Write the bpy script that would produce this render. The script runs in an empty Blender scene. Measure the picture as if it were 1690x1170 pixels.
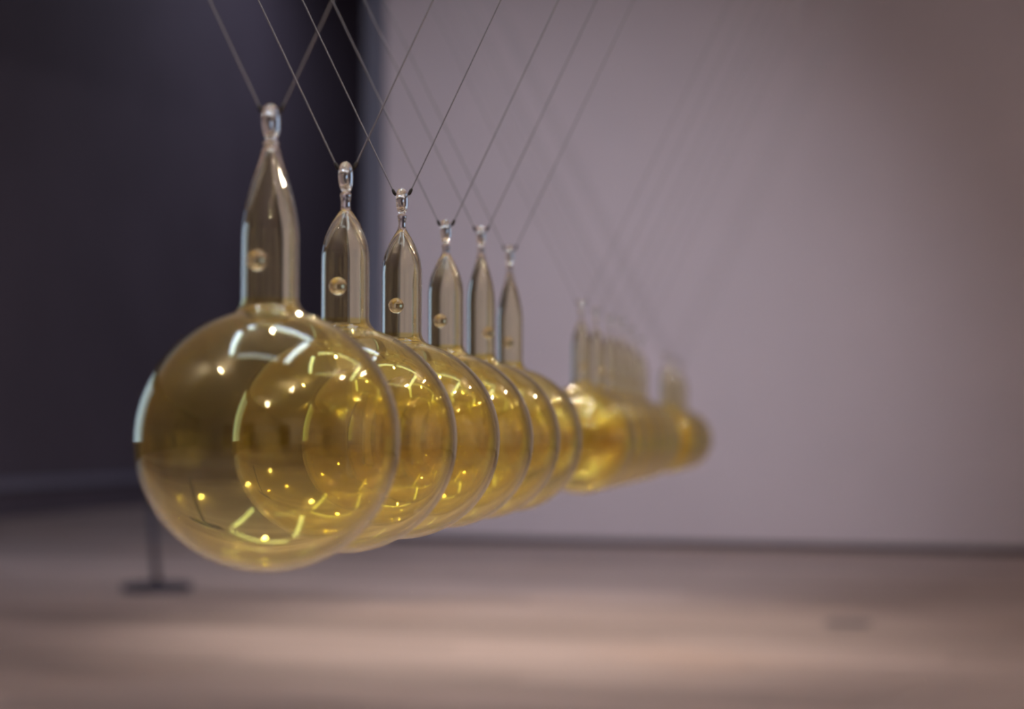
import bpy, bmesh, math, random
from mathutils import Vector, Matrix
random.seed(7)
S = bpy.context.scene
COL = S.collection
PI = math.pi

# ------------------------------------------------------------------ camera
CAM_H = 0.70                      # lens height = height of the glass bulbs
TILT = math.atan(140 / 2640)
FLAT = 2640 / math.cos(TILT)      # pixels per unit slope on the horizon line
cam = bpy.data.cameras.new('camera')
cam.sensor_width = 36.0
cam.lens = 36.0 * 2640 / 1690
cam.clip_start = 0.02
cam.dof.use_dof = True
cam.dof.focus_distance = 0.93
cam.dof.aperture_fstop = 4.7
camo = bpy.data.objects.new('camera', cam)
camo.location = (0, 0, CAM_H)
camo.rotation_euler = (PI / 2 + TILT, 0, 0)
COL.objects.link(camo)
S.camera = camo

# ------------------------------------------------------------------ view, world, light levels
S.view_settings.view_transform = 'Standard'
S.view_settings.look = 'None'
S.view_settings.gamma = 1
S.view_settings.use_curve_mapping = False
S.view_settings.exposure = 0.0
S.cycles.use_denoising = True
S.cycles.max_bounces = 96
S.cycles.transmission_bounces = 96
S.cycles.glossy_bounces = 24
S.cycles.diffuse_bounces = 4
S.cycles.transparent_max_bounces = 16
S.cycles.caustics_reflective = False
S.cycles.caustics_refractive = False
S.cycles.sample_clamp_indirect = 0

world = bpy.data.worlds.new('world')
S.world = world
world.use_nodes = True
bg = world.node_tree.nodes.get('Background') or world.node_tree.nodes.new('ShaderNodeBackground')
wo = world.node_tree.nodes.get('World Output') or world.node_tree.nodes.new('ShaderNodeOutputWorld')
world.node_tree.links.new(bg.outputs[0], wo.inputs[0])
bg.inputs[0].default_value = (0.55, 0.65, 1.0, 1)
bg.inputs[1].default_value = 0.6

BATTEN_STRENGTH = 12.0            # fluorescent battens of the ceiling square
BULB_STRENGTH = 520.0             # lenses of the small spotlights
WINDOW_STRENGTH = 0.75             # daylight blind in the left wall
WASH_POWER = 480.0                # added spot in place of daylight on the partition wall, W
RECESS_POWER = 72.0               # added unseen lamp that lifts the dark recess, W
SPOT_POWER = 260.0                # each spotlight, W
WASH_COL = (0.97, 0.95, 1.0)
SPOT_COL = (1.0, 0.86, 0.70)


def area(name, loc, target, sx, sy, power, col):
    l = bpy.data.lights.new(name, 'AREA')
    l.shape = 'RECTANGLE'
    l.size, l.size_y, l.energy, l.color = sx, sy, power, col
    o = bpy.data.objects.new(name, l)
    o.location = loc
    o.rotation_euler = (Vector(target) - Vector(loc)).to_track_quat('-Z', 'Y').to_euler()
    COL.objects.link(o)
    return o


# the partition wall runs from the dark recess on the left to the right wall
P0 = Vector((-0.885, 11.09, 0.0))
PD = Vector((0.947, -0.321, 0.0)).normalized()
PN = Vector((-0.321, -0.947, 0.0)).normalized()     # towards the camera

WASH_FROM, WASH_TO = Vector((0.9, 4.6, 3.30)), Vector((-0.75, 11.0, 0.35))
wl_ = bpy.data.lights.new('added_wall_light', 'SPOT')
wl_.energy, wl_.color, wl_.spot_size, wl_.spot_blend, wl_.shadow_soft_size = WASH_POWER, WASH_COL, math.radians(78), 1.0, 0.06
wash = bpy.data.objects.new('added_wall_light', wl_)
wash.location = WASH_FROM
wash.rotation_euler = (WASH_TO - WASH_FROM).to_track_quat('-Z', 'Y').to_euler()
COL.objects.link(wash)
area('recess_fill_light', (-0.6, 18.5, 7.45), (-0.6, 18.5, 0), 3.5, 3.5, RECESS_POWER, (0.85, 0.86, 1.0))


# ------------------------------------------------------------------ materials
def mat(name):
    m = bpy.data.materials.new(name)
    m.use_nodes = True
    nt = m.node_tree
    nt.nodes.clear()
    out = nt.nodes.new('ShaderNodeOutputMaterial')
    return m, nt, out


def N(nt, typ, **kw):
    n = nt.nodes.new(typ)
    for k, v in kw.items():
        setattr(n, k, v)
    return n


def painted(name, col, rough=0.6, var=0.04, scale=3.0, bump=0.02, bscale=180.0, metal=0.0):
    m, nt, out = mat(name)
    b = N(nt, 'ShaderNodeBsdfPrincipled')
    b.inputs['Roughness'].default_value = rough
    b.inputs['Metallic'].default_value = metal
    tc = N(nt, 'ShaderNodeTexCoord')
    no = N(nt, 'ShaderNodeTexNoise')
    no.inputs['Scale'].default_value = scale
    no.inputs['Detail'].default_value = 5
    nt.links.new(tc.outputs['Object'], no.inputs['Vector'])
    r = N(nt, 'ShaderNodeValToRGB')
    r.color_ramp.elements[0].position = 0.3
    r.color_ramp.elements[1].position = 0.7
    r.color_ramp.elements[0].color = tuple(c * (1 - var) for c in col) + (1,)
    r.color_ramp.elements[1].color = tuple(c * (1 + var) for c in col) + (1,)
    nt.links.new(no.outputs['Fac'], r.inputs[0])
    nt.links.new(r.outputs[0], b.inputs['Base Color'])
    if bump:
        n2 = N(nt, 'ShaderNodeTexNoise')
        n2.inputs['Scale'].default_value = bscale
        bp = N(nt, 'ShaderNodeBump')
        bp.inputs['Strength'].default_value = bump
        nt.links.new(tc.outputs['Object'], n2.inputs['Vector'])
        nt.links.new(n2.outputs['Fac'], bp.inputs['Height'])
        nt.links.new(bp.outputs[0], b.inputs['Normal'])
    nt.links.new(b.outputs[0], out.inputs[0])
    return m


def glow(name, col, strength):
    m, nt, out = mat(name)
    e = N(nt, 'ShaderNodeEmission')
    e.inputs[0].default_value = col + (1,)
    e.inputs[1].default_value = strength
    nt.links.new(e.outputs[0], out.inputs[0])
    return m


def glass(name, tint=(1, 1, 1), ior=1.5, lustre=0.0, lustre_col=(1, 1, 1)):
    m, nt, out = mat(name)
    g = N(nt, 'ShaderNodeBsdfGlass')
    g.inputs['Color'].default_value = tuple(tint) + (1,)
    g.inputs['Roughness'].default_value = 0.0
    g.inputs['IOR'].default_value = ior
    last = g
    if lustre > 0:
        gl = N(nt, 'ShaderNodeBsdfGlossy')
        gl.inputs['Color'].default_value = tuple(lustre_col) + (1,)
        gl.inputs['Roughness'].default_value = 0.0
        mx = N(nt, 'ShaderNodeMixShader')
        mx.inputs[0].default_value = lustre
        nt.links.new(g.outputs[0], mx.inputs[1])
        nt.links.new(gl.outputs[0], mx.inputs[2])
        last = mx
    nt.links.new(last.outputs[0], out.inputs[0])
    return m


def wood(name):
    m, nt, out = mat(name)
    b = N(nt, 'ShaderNodeBsdfPrincipled')
    tc = N(nt, 'ShaderNodeTexCoord')
    oi = N(nt, 'ShaderNodeObjectInfo')
    mp = N(nt, 'ShaderNodeMapping')
    mp.inputs['Scale'].default_value = (0.6, 9.0, 9.0)
    add = N(nt, 'ShaderNodeVectorMath', operation='ADD')
    mul = N(nt, 'ShaderNodeVectorMath', operation='SCALE')
    mul.inputs['Scale'].default_value = 37.0
    nt.links.new(oi.outputs['Random'], mul.inputs[0])
    nt.links.new(tc.outputs['Object'], add.inputs[0])
    nt.links.new(mul.outputs[0], add.inputs[1])
    nt.links.new(add.outputs[0], mp.inputs['Vector'])
    no = N(nt, 'ShaderNodeTexNoise')
    no.inputs['Scale'].default_value = 2.2
    no.inputs['Detail'].default_value = 8
    no.inputs['Distortion'].default_value = 0.8
    nt.links.new(mp.outputs[0], no.inputs['Vector'])
    r = N(nt, 'ShaderNodeValToRGB')
    r.color_ramp.elements[0].position = 0.30
    r.color_ramp.elements[1].position = 0.72
    r.color_ramp.elements[0].color = (0.385, 0.305, 0.300, 1)
    r.color_ramp.elements[1].color = (0.56, 0.455, 0.448, 1)
    nt.links.new(no.outputs['Fac'], r.inputs[0])
    # board to board difference
    hv = N(nt, 'ShaderNodeHueSaturation')
    ml = N(nt, 'ShaderNodeMapRange')
    ml.inputs['To Min'].default_value = 0.80
    ml.inputs['To Max'].default_value = 1.16
    nt.links.new(oi.outputs['Random'], ml.inputs['Value'])
    nt.links.new(ml.outputs[0], hv.inputs['Value'])
    nt.links.new(r.outputs[0], hv.inputs['Color'])
    # broad amber tint in soft random patches
    geo = N(nt, 'ShaderNodeNewGeometry')
    st = N(nt, 'ShaderNodeTexNoise')
    st.inputs['Scale'].default_value = 0.55
    st.inputs['Detail'].default_value = 2
    nt.links.new(geo.outputs['Position'], st.inputs['Vector'])
    sr = N(nt, 'ShaderNodeMapRange')
    sr.inputs['From Min'].default_value = 0.52
    sr.inputs['From Max'].default_value = 0.72
    sr.inputs['To Max'].default_value = 0.45
    nt.links.new(st.outputs['Fac'], sr.inputs['Value'])
    mx = N(nt, 'ShaderNodeMix', data_type='RGBA', blend_type='MULTIPLY')
    mx.inputs[7].default_value = (0.96, 0.78, 0.58, 1)
    nt.links.new(sr.outputs[0], mx.inputs[0])
    nt.links.new(hv.outputs[0], mx.inputs[6])
    nt.links.new(mx.outputs[2], b.inputs['Base Color'])
    b.inputs['Roughness'].default_value = 0.55
    bp = N(nt, 'ShaderNodeBump')
    bp.inputs['Strength'].default_value = 0.06
    nt.links.new(no.outputs['Fac'], bp.inputs['Height'])
    nt.links.new(bp.outputs[0], b.inputs['Normal'])
    nt.links.new(b.outputs[0], out.inputs[0])
    return m


M = {}
M['wall_lit'] = painted('mauve_white_paint', (0.575, 0.52, 0.60), 0.8, 0.03, 1.2)
M['wall_dark'] = painted('charcoal_paint', (0.140, 0.118, 0.165), 0.8, 0.08, 0.8)
M['wall_end'] = painted('slate_blue_end', (0.27, 0.275, 0.36), 0.6)  # even slate blue tone, darker than the wall face
M['dark_trim'] = painted('dark_shadow_gap', (0.05, 0.04, 0.05), 0.7)
M['ledge'] = painted('slate_ledge', (0.27, 0.27, 0.38), 0.6)
M['wall_room'] = painted('warm_white_paint', (0.70, 0.62, 0.54), 0.8, 0.04, 1.0)
M['wall_left'] = painted('taupe_paint', (0.20, 0.165, 0.135), 0.8, 0.04, 1.0)
M['ceiling'] = painted('ceiling_paint', (0.80, 0.76, 0.72), 0.9, 0.03, 1.0)
M['ceiling_dark'] = painted('dark_upper_ceiling', (0.12, 0.11, 0.12), 0.9, 0.03, 1.0)
M['wood'] = wood('pale_oak_boards')
M['subfloor'] = painted('oak_underlay', (0.40, 0.30, 0.27), 0.6, 0.1, 2.0)
M['steel'] = painted('blued_steel', (0.020, 0.022, 0.048), 0.7, 0.05, 6.0, metal=0.0)
M['black'] = painted('black_rubber', (0.03, 0.03, 0.04), 0.6)
M['grey_metal'] = painted('grey_enamel', (0.42, 0.42, 0.44), 0.4, 0.04, 5.0)
M['plate'] = painted('dull_grey_plate', (0.17, 0.15, 0.18), 0.5, 0.05, 8.0)
M['wire'] = painted('grey_wire', (0.26, 0.27, 0.33), 0.5, 0.05, 30.0, bump=0)
M['knot'] = painted('dark_knot', (0.03, 0.028, 0.03), 0.6, 0.1, 200.0)
M['wood_door'] = painted('brown_door', (0.16, 0.10, 0.06), 0.5, 0.1, 2.0)
M['clear'] = glass('clear_glass', (1, 1, 1), 1.5)
M['coat'] = glass('amber_film_on_glass', (0.965, 0.91, 0.56), 1.5, 0.035, (1.0, 0.84, 0.42))
M['coat_neck'] = glass('pale_amber_film_on_glass', (0.94, 0.925, 0.80), 1.5, 0.025, (1.0, 0.88, 0.62))
M['bead'] = glass('amber_bead_glass', (0.98, 0.95, 0.86), 1.5)
M['lamp_white'] = glow('fluorescent_diffuser', (0.60, 0.78, 1.0), BATTEN_STRENGTH)
M['lamp_old'] = glow('aged_fluorescent_diffuser', (0.72, 0.85, 1.0), BATTEN_STRENGTH * 0.3)
M['lamp_warm'] = glow('halogen_lens', (1.0, 0.84, 0.64), BULB_STRENGTH)
M['daylight'] = glow('daylit_blind', (0.55, 0.72, 1.0), WINDOW_STRENGTH)


# ------------------------------------------------------------------ helpers
def tag(o, label=None, cat=None, group=None, kind=None):
    if label: o['label'] = label
    if cat: o['category'] = cat
    if group: o['group'] = group
    if kind: o['kind'] = kind
    return o


def empty(name, loc=(0, 0, 0), rz=0.0):
    o = bpy.data.objects.new(name, None)
    o.location = loc
    o.rotation_euler = (0, 0, rz)
    o.empty_display_size = 0.05
    COL.objects.link(o)
    return o


def link(name, bm, mats, parent=None, loc=(0, 0, 0), rz=0.0, smooth=False, recalc=True):
    me = bpy.data.meshes.new(name)
    if recalc:
        bmesh.ops.recalc_face_normals(bm, faces=bm.faces)
    bm.to_mesh(me)
    bm.free()
    for m in (mats if isinstance(mats, (list, tuple)) else [mats]):
        me.materials.append(m)
    if smooth:
        for p in me.polygons:
            p.use_smooth = True
    o = bpy.data.objects.new(name, me)
    o.location = loc
    o.rotation_euler = (0, 0, rz)
    COL.objects.link(o)
    if parent:
        o.parent = parent
    return o


def box(bm, lo, hi, mtx=None):
    vs = []
    for z in (lo[2], hi[2]):
        for x, y in ((lo[0], lo[1]), (hi[0], lo[1]), (hi[0], hi[1]), (lo[0], hi[1])):
            v = Vector((x, y, z))
            vs.append(bm.verts.new(mtx @ v if mtx else v))
    for f in ((3, 2, 1, 0), (4, 5, 6, 7), (0, 1, 5, 4), (1, 2, 6, 5), (2, 3, 7, 6), (3, 0, 4, 7)):
        bm.faces.new([vs[i] for i in f])
    return vs


def bevel_all(bm, w, seg=2):
    bmesh.ops.bevel(bm, geom=list(bm.edges), offset=w, segments=seg, profile=0.5, affect='EDGES')


def lathe(bm, prof, seg, flip=False, mi=0):
    """revolve (r, z) points about z; r == 0 gives a pole"""
    rings = []
    for r, z in prof:
        if r < 1e-7:
            rings.append([bm.verts.new((0, 0, z))])
        else:
            rings.append([bm.verts.new((r * math.cos(2 * PI * k / seg), r * math.sin(2 * PI * k / seg), z)) for k in range(seg)])
    for a, b in zip(rings[:-1], rings[1:]):
        for k in range(seg):
            k2 = (k + 1) % seg
            if len(a) == 1 and len(b) == 1:
                continue
            if len(a) == 1:
                vs = [a[0], b[k2], b[k]]
            elif len(b) == 1:
                vs = [a[k], a[k2], b[0]]
            else:
                vs = [a[k], a[k2], b[k2], b[k]]
            if flip:
                vs.reverse()
            f = bm.faces.new(vs)
            f.material_index = mi


def tube(bm, pts, rad, seg=10, closed=False, caps=True):
    pts = [Vector(p) for p in pts]
    n = len(pts)
    rads = rad if isinstance(rad, (list, tuple)) else [rad] * n
    rings = []
    up = None
    for i, p in enumerate(pts):
        a = pts[(i - 1) % n] if (closed or i > 0) else p
        b = pts[(i + 1) % n] if (closed or i < n - 1) else p
        t = (b - a).normalized()
        if up is None:
            up = Vector((0, 1, 0)) if abs(t.y) < 0.9 else Vector((1, 0, 0))
        u = (up - t * up.dot(t)).normalized()
        up = u
        w = t.cross(u)
        rings.append([bm.verts.new(p + (u * math.cos(2 * PI * k / seg) + w * math.sin(2 * PI * k / seg)) * rads[i]) for k in range(seg)])
    m = n if closed else n - 1
    for i in range(m):
        a, b = rings[i], rings[(i + 1) % n]
        for k in range(seg):
            k2 = (k + 1) % seg
            bm.faces.new((a[k], a[k2], b[k2], b[k]))
    if caps and not closed:
        bm.faces.new(list(reversed(rings[0])))
        bm.faces.new(rings[-1])


def bez(p0, p1, p2, p3, n):
    o = []
    for i in range(1, n + 1):
        t = i / n
        c = ((1 - t) ** 3, 3 * t * (1 - t) ** 2, 3 * t * t * (1 - t), t ** 3)
        o.append(tuple(c[0] * a + c[1] * b + c[2] * d + c[3] * e for a, b, d, e in zip(p0, p1, p2, p3)))
    return o


def orient(o, direction):
    o.rotation_euler = Vector(direction).to_track_quat('-Z', 'Y').to_euler()


# ------------------------------------------------------------------ the room
LOWZ, HIGHZ, STEP_Y = 3.60, 7.6, 8.0
WALL_SPLIT = 11.4
XR, YB, YF = 6.2, -6.0, 28.0


def wx(y):            # left side wall line
    return -4.54 + 0.2192 * (y - 14.2)


def wall_strip(bm, a, b, z0, z1, thick):
    """vertical slab from a to b (xy), thickness to the left of a->b"""
    a, b = Vector((a[0], a[1], 0)), Vector((b[0], b[1], 0))
    d = (b - a).normalized()
    n = Vector((-d.y, d.x, 0)) * thick
    q = [a, b, b + n, a + n]
    lo = [bm.verts.new((p.x, p.y, z0)) for p in q]
    hi = [bm.verts.new((p.x, p.y, z1)) for p in q]
    bm.faces.new(list(reversed(lo)))
    bm.faces.new(hi)
    for i in range(4):
        j = (i + 1) % 4
        bm.faces.new((lo[i], lo[j], hi[j], hi[i]))


# floor: underlay slab with separate boards lying on it
bm = bmesh.new()
box(bm, (-10, -6.3, -0.12), (6.6, 28.3, -0.012))
floor = tag(link('floor', bm, M['subfloor']), 'pale wooden board floor of the gallery', kind='structure')

PLW, PLL = 0.20, 2.6
ang = math.radians(-15.0)
ca, sa = math.cos(ang), math.sin(ang)
bm = bmesh.new()
box(bm, (-PLL / 2 + 0.0012, -PLW / 2 + 0.0016, -0.012), (PLL / 2 - 0.0012, PLW / 2 - 0.0016, 0))
bevel_all(bm, 0.0012, 1)
plank0 = None
board_count = 0
rest = bmesh.new()
for row in range(-32, 150):
    v = 2.0 + row * PLW
    off = (row * 0.618 % 1.0) * PLL
    for kk in range(-8, 9):
        u = kk * PLL + off
        x, y = u * ca - v * sa, u * sa + v * ca
        if not (wx(y) - 1.2 < x < 7.4 and -7.2 < y < 28.5):
            continue
        inview = 3.6 < y < 17.0 and abs(x) < 0.335 * y + PLL * 0.52 and y < 12.6 - 0.34 * x + (0 if x > -1.4 else 9)
        if inview and board_count < 296:
            if plank0 is None:
                plank0 = link('plank', bm, M['wood'], floor)
                o = plank0
            else:
                o = plank0.copy()
                COL.objects.link(o)
                o.parent = floor
            o.location = (x, y, random.uniform(-0.0006, 0))
            o.rotation_euler = (0, 0, ang)
            board_count += 1
        else:
            if wx(y) - 0.3 < x < 6.4 and -6.2 < y < 28.2:
                mt = Matrix.Translation((x, y, 0)) @ Matrix.Rotation(ang, 4, 'Z')
                box(rest, (-PLL / 2 + 0.0012, -PLW / 2 + 0.0016, -0.012), (PLL / 2 - 0.0012, PLW / 2 - 0.0016, 0), mt)
tag(link('boards', rest, M['wood'], floor), kind='stuff')

# ceiling: low over the hanging row, high over the partition wall and recess
bm = bmesh.new()
box(bm, (-10, YB - 0.3, LOWZ), (XR + 0.4, STEP_Y, LOWZ + 0.2))
box(bm, (-10, STEP_Y, LOWZ), (XR + 0.4, STEP_Y + 0.25, HIGHZ))
box(bm, (-10, STEP_Y, HIGHZ), (XR + 0.4, YF + 0.3, HIGHZ + 0.2))
tag(link('ceiling', bm, M['ceiling']), 'gallery ceiling, stepped up over the far wall', kind='structure')

# side walls and rear wall
bm = bmesh.new()
WY0, WY1, WZ0, WZ1 = 5.6, 10.6, 0.55, 3.1
wall_strip(bm, (wx(YB), YB), (wx(WY0), WY0), 0, LOWZ, 0.2)
wall_strip(bm, (wx(WY1), WY1), (wx(WALL_SPLIT), WALL_SPLIT), 0, LOWZ, 0.2)
wall_strip(bm, (wx(STEP_Y), STEP_Y), (wx(WALL_SPLIT), WALL_SPLIT), LOWZ, HIGHZ, 0.2)
wall_strip(bm, (wx(WY0), WY0), (wx(WY1), WY1), 0, WZ0, 0.2)
wall_strip(bm, (wx(WY0), WY0), (wx(WY1), WY1), WZ1, LOWZ, 0.2)
tag(link('wall_left', bm, M['wall_left']), 'left side wall of the room', kind='structure')
win = tag(empty('window_1', (wx((WY0 + WY1) / 2), (WY0 + WY1) / 2, WZ0)), 'daylit window in the left side wall', kind='structure')
wa = math.atan2(1, 0.2192)
L = math.hypot(WY1 - WY0, wx(WY1) - wx(WY0))
win.rotation_euler = (0, 0, wa)
bm = bmesh.new()
box(bm, (-L / 2, 0.08, 0), (L / 2, 0.10, WZ1 - WZ0))
link('pane', bm, M['daylight'], win)
for i in range(5):
    bm = bmesh.new()
    xx = -L / 2 + 0.03 + (L - 0.06) * i / 4
    box(bm, (xx - 0.03, 0.0, 0.06), (xx + 0.03, 0.075, WZ1 - WZ0 - 0.06))
    link('mullion', bm, M['grey_metal'], win)
for z in (0.0, WZ1 - WZ0 - 0.06):
    bm = bmesh.new()
    box(bm, (-L / 2, 0.0, z), (L / 2, 0.075, z + 0.06))
    link('window_frame', bm, M['grey_metal'], win)

bm = bmesh.new()
wall_strip(bm, (wx(WALL_SPLIT), WALL_SPLIT), (wx(YF), YF), 0, HIGHZ, 0.2)
tag(link('wall_recess', bm, M['wall_dark']), 'dark charcoal side wall of the recess', kind='structure')
bm = bmesh.new()
box(bm, (-6, YF, 0), (XR, YF + 0.2, HIGHZ))
tag(link('wall_far', bm, M['wall_dark']), 'dark end wall of the recess', kind='structure')
bm = bmesh.new()
box(bm, (XR, YB, 0), (XR + 0.2, YF, HIGHZ))
tag(link('wall_right', bm, M['wall_room']), 'right side wall of the room', kind='structure')
bm = bmesh.new()
box(bm, (-10, YB - 0.2, 0), (XR + 0.2, YB, LOWZ))
tag(link('wall_rear', bm, M['wall_room']), 'wall behind the camera', kind='structure')
for i, x in enumerate((-3.4, -1.1, 2.6)):
    dr = tag(empty('door_%d' % (i + 1), (x, YB + 0.03, 0)), 'brown door in the rear wall', kind='structure')
    bm = bmesh.new()
    box(bm, (-0.5, -0.02, 0.01), (0.5, 0.02, 2.2))
    link('door_leaf', bm, M['wood_door'], dr)
    bm = bmesh.new()
    box(bm, (-0.58, -0.03, 0.01), (-0.505, 0.04, 2.28)); box(bm, (0.505, -0.03, 0.01), (0.58, 0.04, 2.28)); box(bm, (-0.505, -0.03, 2.205), (0.505, 0.04, 2.28))
    link('door_frame', bm, M['dark_trim'], dr)

# ledge along the recess wall
bm = bmesh.new()
d = Vector((0.2192, 1, 0)).normalized()
wall_strip(bm, (wx(WALL_SPLIT) + 0.004, WALL_SPLIT + 0.1), (wx(YF - 0.2) + 0.004, YF - 0.2), 0.0, 0.255, -0.02)
tag(link('baseboard_recess', bm, M['wall_dark']), 'tall dark baseboard of the recess wall', kind='structure')
bm = bmesh.new()
wall_strip(bm, (wx(WALL_SPLIT) + 0.004, WALL_SPLIT + 0.1), (wx(YF - 0.2) + 0.004, YF - 0.2), 0.258, 0.345, -0.05)
tag(link('trim_1', bm, M['ledge']), 'slate blue ledge strip along the dark recess wall', kind='structure')

# partition wall, its splayed end strip and the shadow gap at its foot
LEN = (XR - P0.x) / PD.x - 0.02
bm = bmesh.new()
q = [P0, P0 + PD * LEN, P0 + PD * LEN - PN * 0.35, P0 - PN * 0.35]
for (z0, z1) in ((0.045, HIGHZ),):
    lo = [bm.verts.new((p.x, p.y, z0)) for p in q]
    hi = [bm.verts.new((p.x, p.y, z1)) for p in q]
    bm.faces.new(list(reversed(lo))); bm.faces.new(hi)
    for i in range(4):
        bm.faces.new((lo[i], lo[(i + 1) % 4], hi[(i + 1) % 4], hi[i]))
tag(link('wall_partition', bm, M['wall_lit']), 'pale mauve white partition wall', kind='structure')
bm = bmesh.new()
e0 = P0 - PD * 0.004
e1 = e0 + Vector((-0.17, 0.22, 0))
q = [e0, e1, e1 - PN * 0.12, e0 - PN * 0.33]
lo = [bm.verts.new((p.x, p.y, 0.0)) for p in q]
hi = [bm.verts.new((p.x, p.y, HIGHZ)) for p in q]
bm.faces.new(list(reversed(lo))); bm.faces.new(hi)
for i in range(4):
    bm.faces.new((lo[i], lo[(i + 1) % 4], hi[(i + 1) % 4], hi[i]))
tag(link('trim_2', bm, M['wall_end']), 'slate blue splayed end strip of the partition wall', kind='structure')
bm = bmesh.new()
wall_strip(bm, (P0.x - PN.x * 0.03, P0.y - PN.y * 0.03), ((P0 + PD * LEN).x - PN.x * 0.03, (P0 + PD * LEN).y - PN.y * 0.03), 0.0, 0.043, 0.28)
tag(link('baseboard_partition', bm, M['dark_trim']), 'dark recessed plinth strip under the partition wall', kind='structure')

# ------------------------------------------------------------------ the hanging glass row
RW = 0.060
VX = 1320.0


def at(px):
    """a place on the row: the row lines up on pixel column VX of the horizon"""
    rp = 0.2486 * (VX - px)
    dd = FLAT * RW / rp
    return Vector(((px - 845) / FLAT * dd, dd, CAM_H))


ROW = (at(900) - at(443)).normalized()
ROW_RZ = math.atan2(ROW.y, ROW.x) - PI / 2      # local +y runs along the row, away from the camera
LAT = Vector((ROW.y, -ROW.x, 0))

T_B, T_N = 0.036, 0.030


def flask_profiles(nr, lb, sb, sh, t_b, t_n, rs):
    """outer and inner (r, z) profiles in units of the bulb radius, split at the bulb/neck joint"""
    def lower(R, rf, n_r):
        zf = math.sqrt((R + rf) ** 2 - (n_r + rf) ** 2)
        th = math.atan2(zf, n_r + rf)                  # polar angle on the bulb where the fillet starts
        pts = [(0, -R)]
        n = 56
        for i in range(1, n + 1):
            a = -PI / 2 + (th + PI / 2) * i / n
            pts.append((R * math.cos(a), R * math.sin(a)))
        cx, cz = n_r + rf, zf
        a0 = th + PI
        for i in range(1, 13):
            a = a0 + (PI - a0) * i / 12
            pts.append((cx + rf * math.cos(a), cz + rf * math.sin(a)))
        return pts, zf

    def taper(rad_end, z_end, r0, z0):
        return bez((r0, z0), (r0, z0 + (z_end - z0) * 0.42), (rad_end + (r0 - rad_end) * (0.22 if z_end - z0 > 0.6 else 0.48), z_end - (z_end - z0) * 0.25), (rad_end, z_end), 26)

    rf = 0.125
    lo_o, zf = lower(1.0, rf, nr)
    lo_i, zfi = lower(1.0 - t_b, rf + (t_b + t_n) / 2, nr - t_n)
    z0 = sh - 0.14
    top = lb + 0.012
    up_o = [lo_o[-1], (nr, zf + 0.006)] + [(nr, zf + (z0 - zf) * k / 8) for k in range(1, 8)] + [(nr, z0)]
    up_o += taper(rs * 1.3, sb, nr, z0)
    for k in range(1, 9):
        s = k / 8
        up_o.append((rs * (1 + 0.3 * (1 - s) ** 4 - 0.14 * math.sin(PI * s)) + 0.012 * s, sb + (top - 0.03 - sb) * s))
    rt = up_o[-1][0]
    for k in range(1, 7):
        a = PI / 2 * k / 6
        up_o.append((rt * math.cos(a) if k < 6 else 0, top - 0.03 + 0.03 * math.sin(a)))
    ze = sb - 0.035
    up_i = [lo_i[-1], (nr - t_n, zfi + 0.006)] + [(nr - t_n, zfi + (z0 - zfi) * k / 8) for k in range(1, 8)] + [(nr - t_n, z0)]
    up_i += taper(max(rs - t_n * 0.9, 0.012), ze, nr - t_n, z0 - 0.01)
    rt = up_i[-1][0]
    for k in range(1, 5):
        a = PI / 2 * k / 4
        up_i.append((rt * math.cos(a) if k < 4 else 0, ze + rt * math.sin(a)))
    return lo_o, lo_i, up_o, up_i


def make_flask(px, spec, label, group, seg=96, nub=True, lean=0.0):
    top, lb, sb, sh, nr, rs, nub_side = spec
    base = at(px)
    root = empty('glass_flask', base, ROW_RZ)
    tag(root, label, 'flask', group)
    lo_o, lo_i, up_o, up_i = flask_profiles(nr, lb, sb, sh, T_B, T_N, rs)
    k = RW
    sc = lambda p: [(r * k, z * k) for r, z in p]
    bm = bmesh.new()
    lathe(bm, sc(lo_o), seg, mi=0)
    lathe(bm, sc(lo_i), seg, flip=True, mi=1)
    link('bulb', bm, [M['clear'], M['coat']], root, smooth=True, recalc=False)
    bm = bmesh.new()
    lathe(bm, sc(up_o), seg, mi=0)
    lathe(bm, sc(up_i), seg, flip=True, mi=1)
    link('neck', bm, [M['clear'], M['coat_neck']], root, smooth=True, recalc=False)
    # hanging loop of solid glass rod, its opening facing sideways
    tr = 0.044
    h = (top - lb) / 2
    cz = (top + lb) / 2
    hw = 0.125
    bm = bmesh.new()
    pts = []
    for i in range(40):
        a = 2 * PI * i / 40
        c, s_ = math.cos(a), math.sin(a)
        pts.append((0, (hw - tr) * math.copysign(abs(c) ** 0.85, c) * (1 if s_ > -0.2 else 1 - 0.35 * (-s_ - 0.2)) * k,
                    (cz + (h - tr) * math.copysign(abs(s_) ** 0.95, s_)) * k))
    tube(bm, pts, [tr * k] * 40, 20, closed=True)
    link('hanging_loop', bm, M['clear'], root, smooth=True)
    if nub:
        r = 0.078
        nz = 1.33
        bm = bmesh.new()
        bmesh.ops.create_uvsphere(bm, u_segments=32, v_segments=20, radius=r * k)
        a = -PI / 2 + nub_side
        rr = nr + r + 0.002
        o = link('glass_bead', bm, M['bead'], root, loc=(rr * math.cos(a) * k, rr * math.sin(a) * k, nz * k), smooth=True)
    return root


RAIL_Z = LOWZ - 0.02
SLOPE = 0.487
RAIL_OFF = SLOPE * (RAIL_Z - CAM_H - 2.55 * RW)


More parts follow.
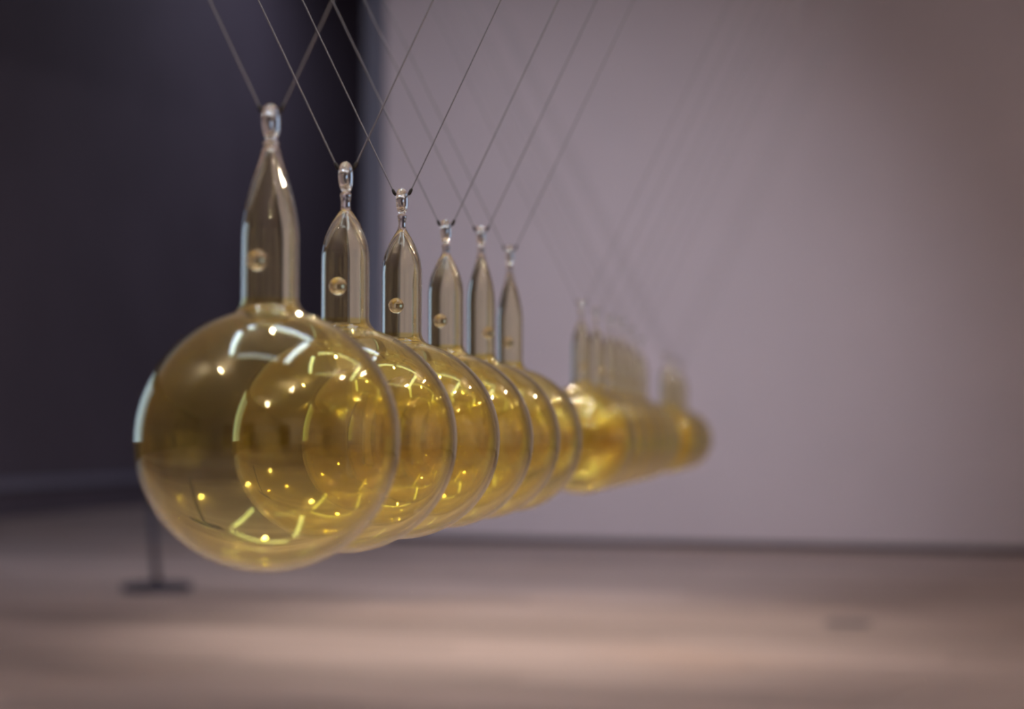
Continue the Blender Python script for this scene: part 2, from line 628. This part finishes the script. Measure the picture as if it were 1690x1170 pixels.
def make_wire(px, top, label, group):
    base = at(px)
    root = empty('suspension_wire', (base.x, base.y, base.z + (top - 0.10) * RW), ROW_RZ)
    tag(root, label, 'wire', group)
    k = RW
    zr = RAIL_Z - root.location.z
    kn = [(-0.085 * k, 0, 0.062 * k), (0.085 * k, 0, 0.062 * k)]
    rad = 0.00042
    bm = bmesh.new()
    pts = [(-RAIL_OFF, 0, zr), kn[0], (-0.04 * k, 0, 0.003 * k), (0, 0, -0.008 * k), (0.04 * k, 0, 0.003 * k), kn[1], (RAIL_OFF, 0, zr)]
    tube(bm, pts, rad, 8)
    link('wire_strand', bm, M['wire'], root, smooth=True)
    for sgn in (-1, 1):
        bm = bmesh.new()
        c = Vector((sgn * 0.085 * k, 0, 0.062 * k))
        d1 = Vector((sgn * 0.44, 0, 0.9)).normalized()
        tube(bm, [c - d1 * 0.0024, c - d1 * 0.0016, c, c + d1 * 0.0016, c + d1 * 0.0024], [0.0004, 0.0009, 0.0011, 0.0009, 0.0004], 10)
        link('knot', bm, M['knot'], root, smooth=True)
    for sgn in (-1, 1):
        bm = bmesh.new()
        lathe(bm, [(0, 0.0195), (0.012, 0.0195), (0.012, 0.015), (0.003, 0.013), (0.003, 0.002), (0.004, 0.0), (0.003, -0.004), (0, -0.005)], 16)
        link('ceiling_hook', bm, M['grey_metal'], root, loc=(sgn * RAIL_OFF, 0, zr))
    return root


#        loop top, loop foot, taper top, shoulder, neck radius, stem radius, bead turn
front = [(443.3, (2.564, 2.275, 2.215, 1.64, 0.217, 0.052, 0.00)),
         (568.4, (2.470, 2.190, 2.030, 1.73, 0.214, 0.040, 0.06)),
         (662.2, (2.550, 2.280, 2.120, 1.82, 0.203, 0.036, 0.05)),
         (735.3, (2.510, 2.220, 2.100, 1.78, 0.203, 0.040, 0.00)),
         (793.7, (2.710, 2.440, 2.330, 1.86, 0.178, 0.040, 0.55)),
         (841.5, (2.710, 2.400, 2.290, 1.78, 0.178, 0.040, 0.10))]
middle = [(960, (2.580, 2.30, 2.16, 1.78, 0.185, 0.040, 0.3)),
          (984.6, (2.610, 2.33, 2.18, 1.80, 0.185, 0.040, 0.5)),
          (1007.4, (2.640, 2.35, 2.20, 1.80, 0.190, 0.040, 0.2)),
          (1025, (2.730, 2.44, 2.28, 1.84, 0.185, 0.040, 0.0)),
          (1041.5, (2.700, 2.42, 2.26, 1.82, 0.190, 0.040, 0.1)),
          (1057, (2.600, 2.32, 2.16, 1.80, 0.190, 0.040, 0.0))]
rear = [(1099, (2.60, 2.32, 2.18, 1.80, 0.19, 0.04, 0.0)),
        (1109, (2.60, 2.32, 2.18, 1.80, 0.19, 0.04, 0.1)),
        (1118, (2.62, 2.34, 2.20, 1.80, 0.19, 0.04, 0.2)),
        (1126, (2.58, 2.30, 2.16, 1.80, 0.19, 0.04, 0.0))]
ordw = ['first', 'second', 'third', 'fourth', 'fifth', 'sixth']
look = ['largest and nearest, with long tapering neck and short stem', 'overlapped by the nearest bulb, bottle-shouldered neck',
        'sharpest wires above, neck half dark half beige', 'neck bead at its left edge', 'slim neck, bead to its right side', 'last before the gap, slim neck']
for grp, (lst, gname, seg) in enumerate(((front, 'front', 112), (middle, 'middle', 72), (rear, 'rear', 48))):
    for i, (px, sp) in enumerate(lst):
        if grp == 0:
            lab = 'amber glass flask, %s of the six large front ones, %s' % (ordw[i], look[i])
            wl = 'thin grey wire V holding the %s of the six front amber flasks' % ordw[i]
        elif grp == 1:
            lab = 'blurred amber glass flask, %s of the six beyond the gap in the row' % ordw[i]
            wl = 'blurred grey wire V above the %s flask beyond the first gap' % ordw[i]
        else:
            lab = 'tiny blurred amber flask, %s of the four at the far end of the row' % ordw[i]
            wl = 'faint grey wire V above the %s of four tiny farthest flasks' % ordw[i]
        lab = ' '.join(lab.split()[:16])
        make_flask(px, sp, lab, 'amber glass flasks hanging in the %s group' % gname, seg)
        make_wire(px, sp[0], wl, 'suspension wires of the %s group' % gname)

# ------------------------------------------------------------------ ceiling lights (mirrored in the glass), some of them added
def batten(a, b, label, m='lamp_white'):
    a, b = Vector(a), Vector(b)
    ln = (b - a).length
    mid = (a + b) / 2
    r = empty('batten_light', (mid.x, mid.y, LOWZ), math.atan2(b.y - a.y, b.x - a.x))
    tag(r, label, 'lamp', 'square of fluorescent ceiling battens')
    w = 0.085
    bm = bmesh.new()
    box(bm, (-ln / 2, -w, -0.05), (ln / 2, w, -0.001))
    bevel_all(bm, 0.004)
    link('housing', bm, M['grey_metal'], r)
    bm = bmesh.new()
    box(bm, (-ln / 2 + 0.02, -w + 0.008, -0.072), (ln / 2 - 0.02, w - 0.008, -0.0505))
    link('diffuser', bm, M[m], r)
    return r


batten((-0.86, 1.98, 0), (0.96, 1.74, 0), 'white fluorescent batten on ceiling, far side of the square')
batten((-1.02, 1.72, 0), (-1.33, 0.30, 0), 'white fluorescent batten on ceiling, window side of the square')
batten((0.92, 1.42, 0), (0.64, -0.22, 0), 'white fluorescent batten on ceiling, side away from the window')
batten((-1.12, 0.12, 0), (0.36, -0.14, 0), 'white fluorescent batten on ceiling, dim, side towards the rear wall', 'lamp_old')


def spot(loc, target, label, power=SPOT_POWER, size=60, lit=True):
    loc, target = Vector(loc), Vector(target)
    r = empty('ceiling_spotlight', (loc.x, loc.y, LOWZ))
    tag(r, label, 'spotlight', 'small halogen ceiling spotlights')
    bm = bmesh.new()
    lathe(bm, [(0, -0.0005), (0.05, -0.0005), (0.05, -0.02), (0.012, -0.024), (0.012, -0.36), (0, -0.36)], 24)
    link('mount', bm, M['grey_metal'], r, smooth=False)
    bm = bmesh.new()
    lathe(bm, [(0, 0.07), (0.03, 0.065), (0.042, 0.04), (0.042, -0.06), (0.036, -0.06), (0.036, -0.045), (0, -0.045)], 24)
    c = link('lamp_can', bm, M['grey_metal'], r, loc=(0, 0, -0.41))
    orient(c, target - (loc + Vector((0, 0, -0.41))))
    bm = bmesh.new()
    bmesh.ops.create_uvsphere(bm, u_segments=16, v_segments=10, radius=0.038)
    g = link('lens', bm, M['lamp_warm'], c, loc=(0, 0, -0.100), smooth=True)
    if lit:
        l = bpy.data.lights.new('spot_lamp', 'SPOT')
        l.energy, l.color, l.spot_size, l.spot_blend, l.shadow_soft_size = power, SPOT_COL, math.radians(size), 0.9, 0.03
        lo = bpy.data.objects.new('spot_lamp', l)
        COL.objects.link(lo)
        lo.parent = c
        lo.location = (0, 0, -0.150)
    return r


spot((-0.15, 1.45, LOWZ), (-0.15, 1.6, 0), 'halogen spotlight inside the batten square', power=25, size=90)
spot((-0.25, 5.4, LOWZ), (0.0, 5.8, 0), 'halogen spotlight over the floor beyond the row', power=255, size=62)
spot((1.30, -1.48, LOWZ), (5.0, -6.0, 1.2), 'halogen spotlight aimed at the rear wall, right of the row', power=750)
spot((-1.62, -0.30, LOWZ), (-7.0, 2.2, 3.0), 'halogen spotlight aimed at the left wall', power=380, size=75)
spot((2.6, 1.2, LOWZ), (6.2, 0.2, 1.2), 'added spotlight brightening the right wall, beside the row', power=400, size=70)  # added so the right wall reads brighter in the glass
spot((2.9, 3.4, LOWZ), (6.2, 3.0, 1.2), 'added spotlight brightening the right wall, farther along', power=160, size=60)  # second added lamp for the right wall
spot((0.4, -3.4, LOWZ), (0.6, -6.0, 1.0), 'added spotlight brightening the rear wall', power=60)  # added to give the glass a lit wall behind the camera

# added projector can, out of view, around the partition wall's extra light
wf = tag(empty('added_wall_projector', (WASH_FROM.x, WASH_FROM.y, LOWZ)), 'added grey ceiling projector, unseen, brightening the partition wall', 'spotlight')
bm = bmesh.new()
lathe(bm, [(0, -0.0005), (0.06, -0.0005), (0.06, -0.02), (0.014, -0.024), (0.014, -0.16), (0, -0.16)], 24)
link('mount', bm, M['grey_metal'], wf)
bm = bmesh.new()
lathe(bm, [(0, 0.20), (0.06, 0.19), (0.08, 0.15), (0.08, 0.03), (0.07, 0.03), (0.07, 0.06), (0, 0.06)], 28)
pc = link('lamp_can', bm, M['grey_metal'], wf, loc=(0, 0, WASH_FROM.z - LOWZ))
orient(pc, WASH_TO - WASH_FROM)
# added panel housing above the view, for the light that lifts the recess
rp = tag(empty('added_panel_light', (-0.6, 18.5, HIGHZ)), 'added square ceiling panel, unseen, brightening the dark recess', 'lamp')
bm = bmesh.new()
box(bm, (-1.85, -1.85, -0.08), (1.85, 1.85, -0.001))
link('housing', bm, M['grey_metal'], rp)

# ------------------------------------------------------------------ things standing on the floor
by = CAM_H * FLAT / 248
bx_ = (262 - 845) / FLAT * by
st = tag(empty('barrier_post', (bx_, by, 0)), 'low dark slate barrier post with round foot on the wooden floor', 'barrier')
bm = bmesh.new()
lathe(bm, [(0, 0.0005), (0.160, 0.0005), (0.162, 0.006), (0.160, 0.026), (0.152, 0.032), (0.05, 0.035), (0, 0.035)], 48)
link('foot_plate', bm, M['steel'], st, smooth=False)
bm = bmesh.new()
tube(bm, [(0, 0, 0.0345), (-0.013, 0, 0.17), (-0.030, 0, 0.385)], 0.016, 20)
link('pole', bm, M['steel'], st, smooth=True)
bm = bmesh.new()
tube(bm, [(-0.030, 0, 0.385), (-0.0305, 0, 0.392), (-0.0312, 0, 0.402), (-0.032, 0, 0.412), (-0.0323, 0, 0.416)], [0.016, 0.019, 0.02, 0.015, 0.006], 20)
link('pole_cap', bm, M['black'], st, smooth=True)

fy = CAM_H * FLAT / 302
fx = (1396 - 845) / FLAT * fy
fs = tag(empty('floor_socket', (fx, fy, 0), ang), 'small dull grey cover plate set in the floor boards', 'socket')
bm = bmesh.new()
box(bm, (-0.085, -0.075, 0.0006), (0.085, 0.075, 0.004))
bevel_all(bm, 0.001, 1)
link('cover_plate', bm, M['plate'], fs)
bm = bmesh.new()
box(bm, (-0.055, -0.045, 0.0042), (0.055, 0.045, 0.008))
bevel_all(bm, 0.001, 1)
link('lid', bm, M['plate'], fs)
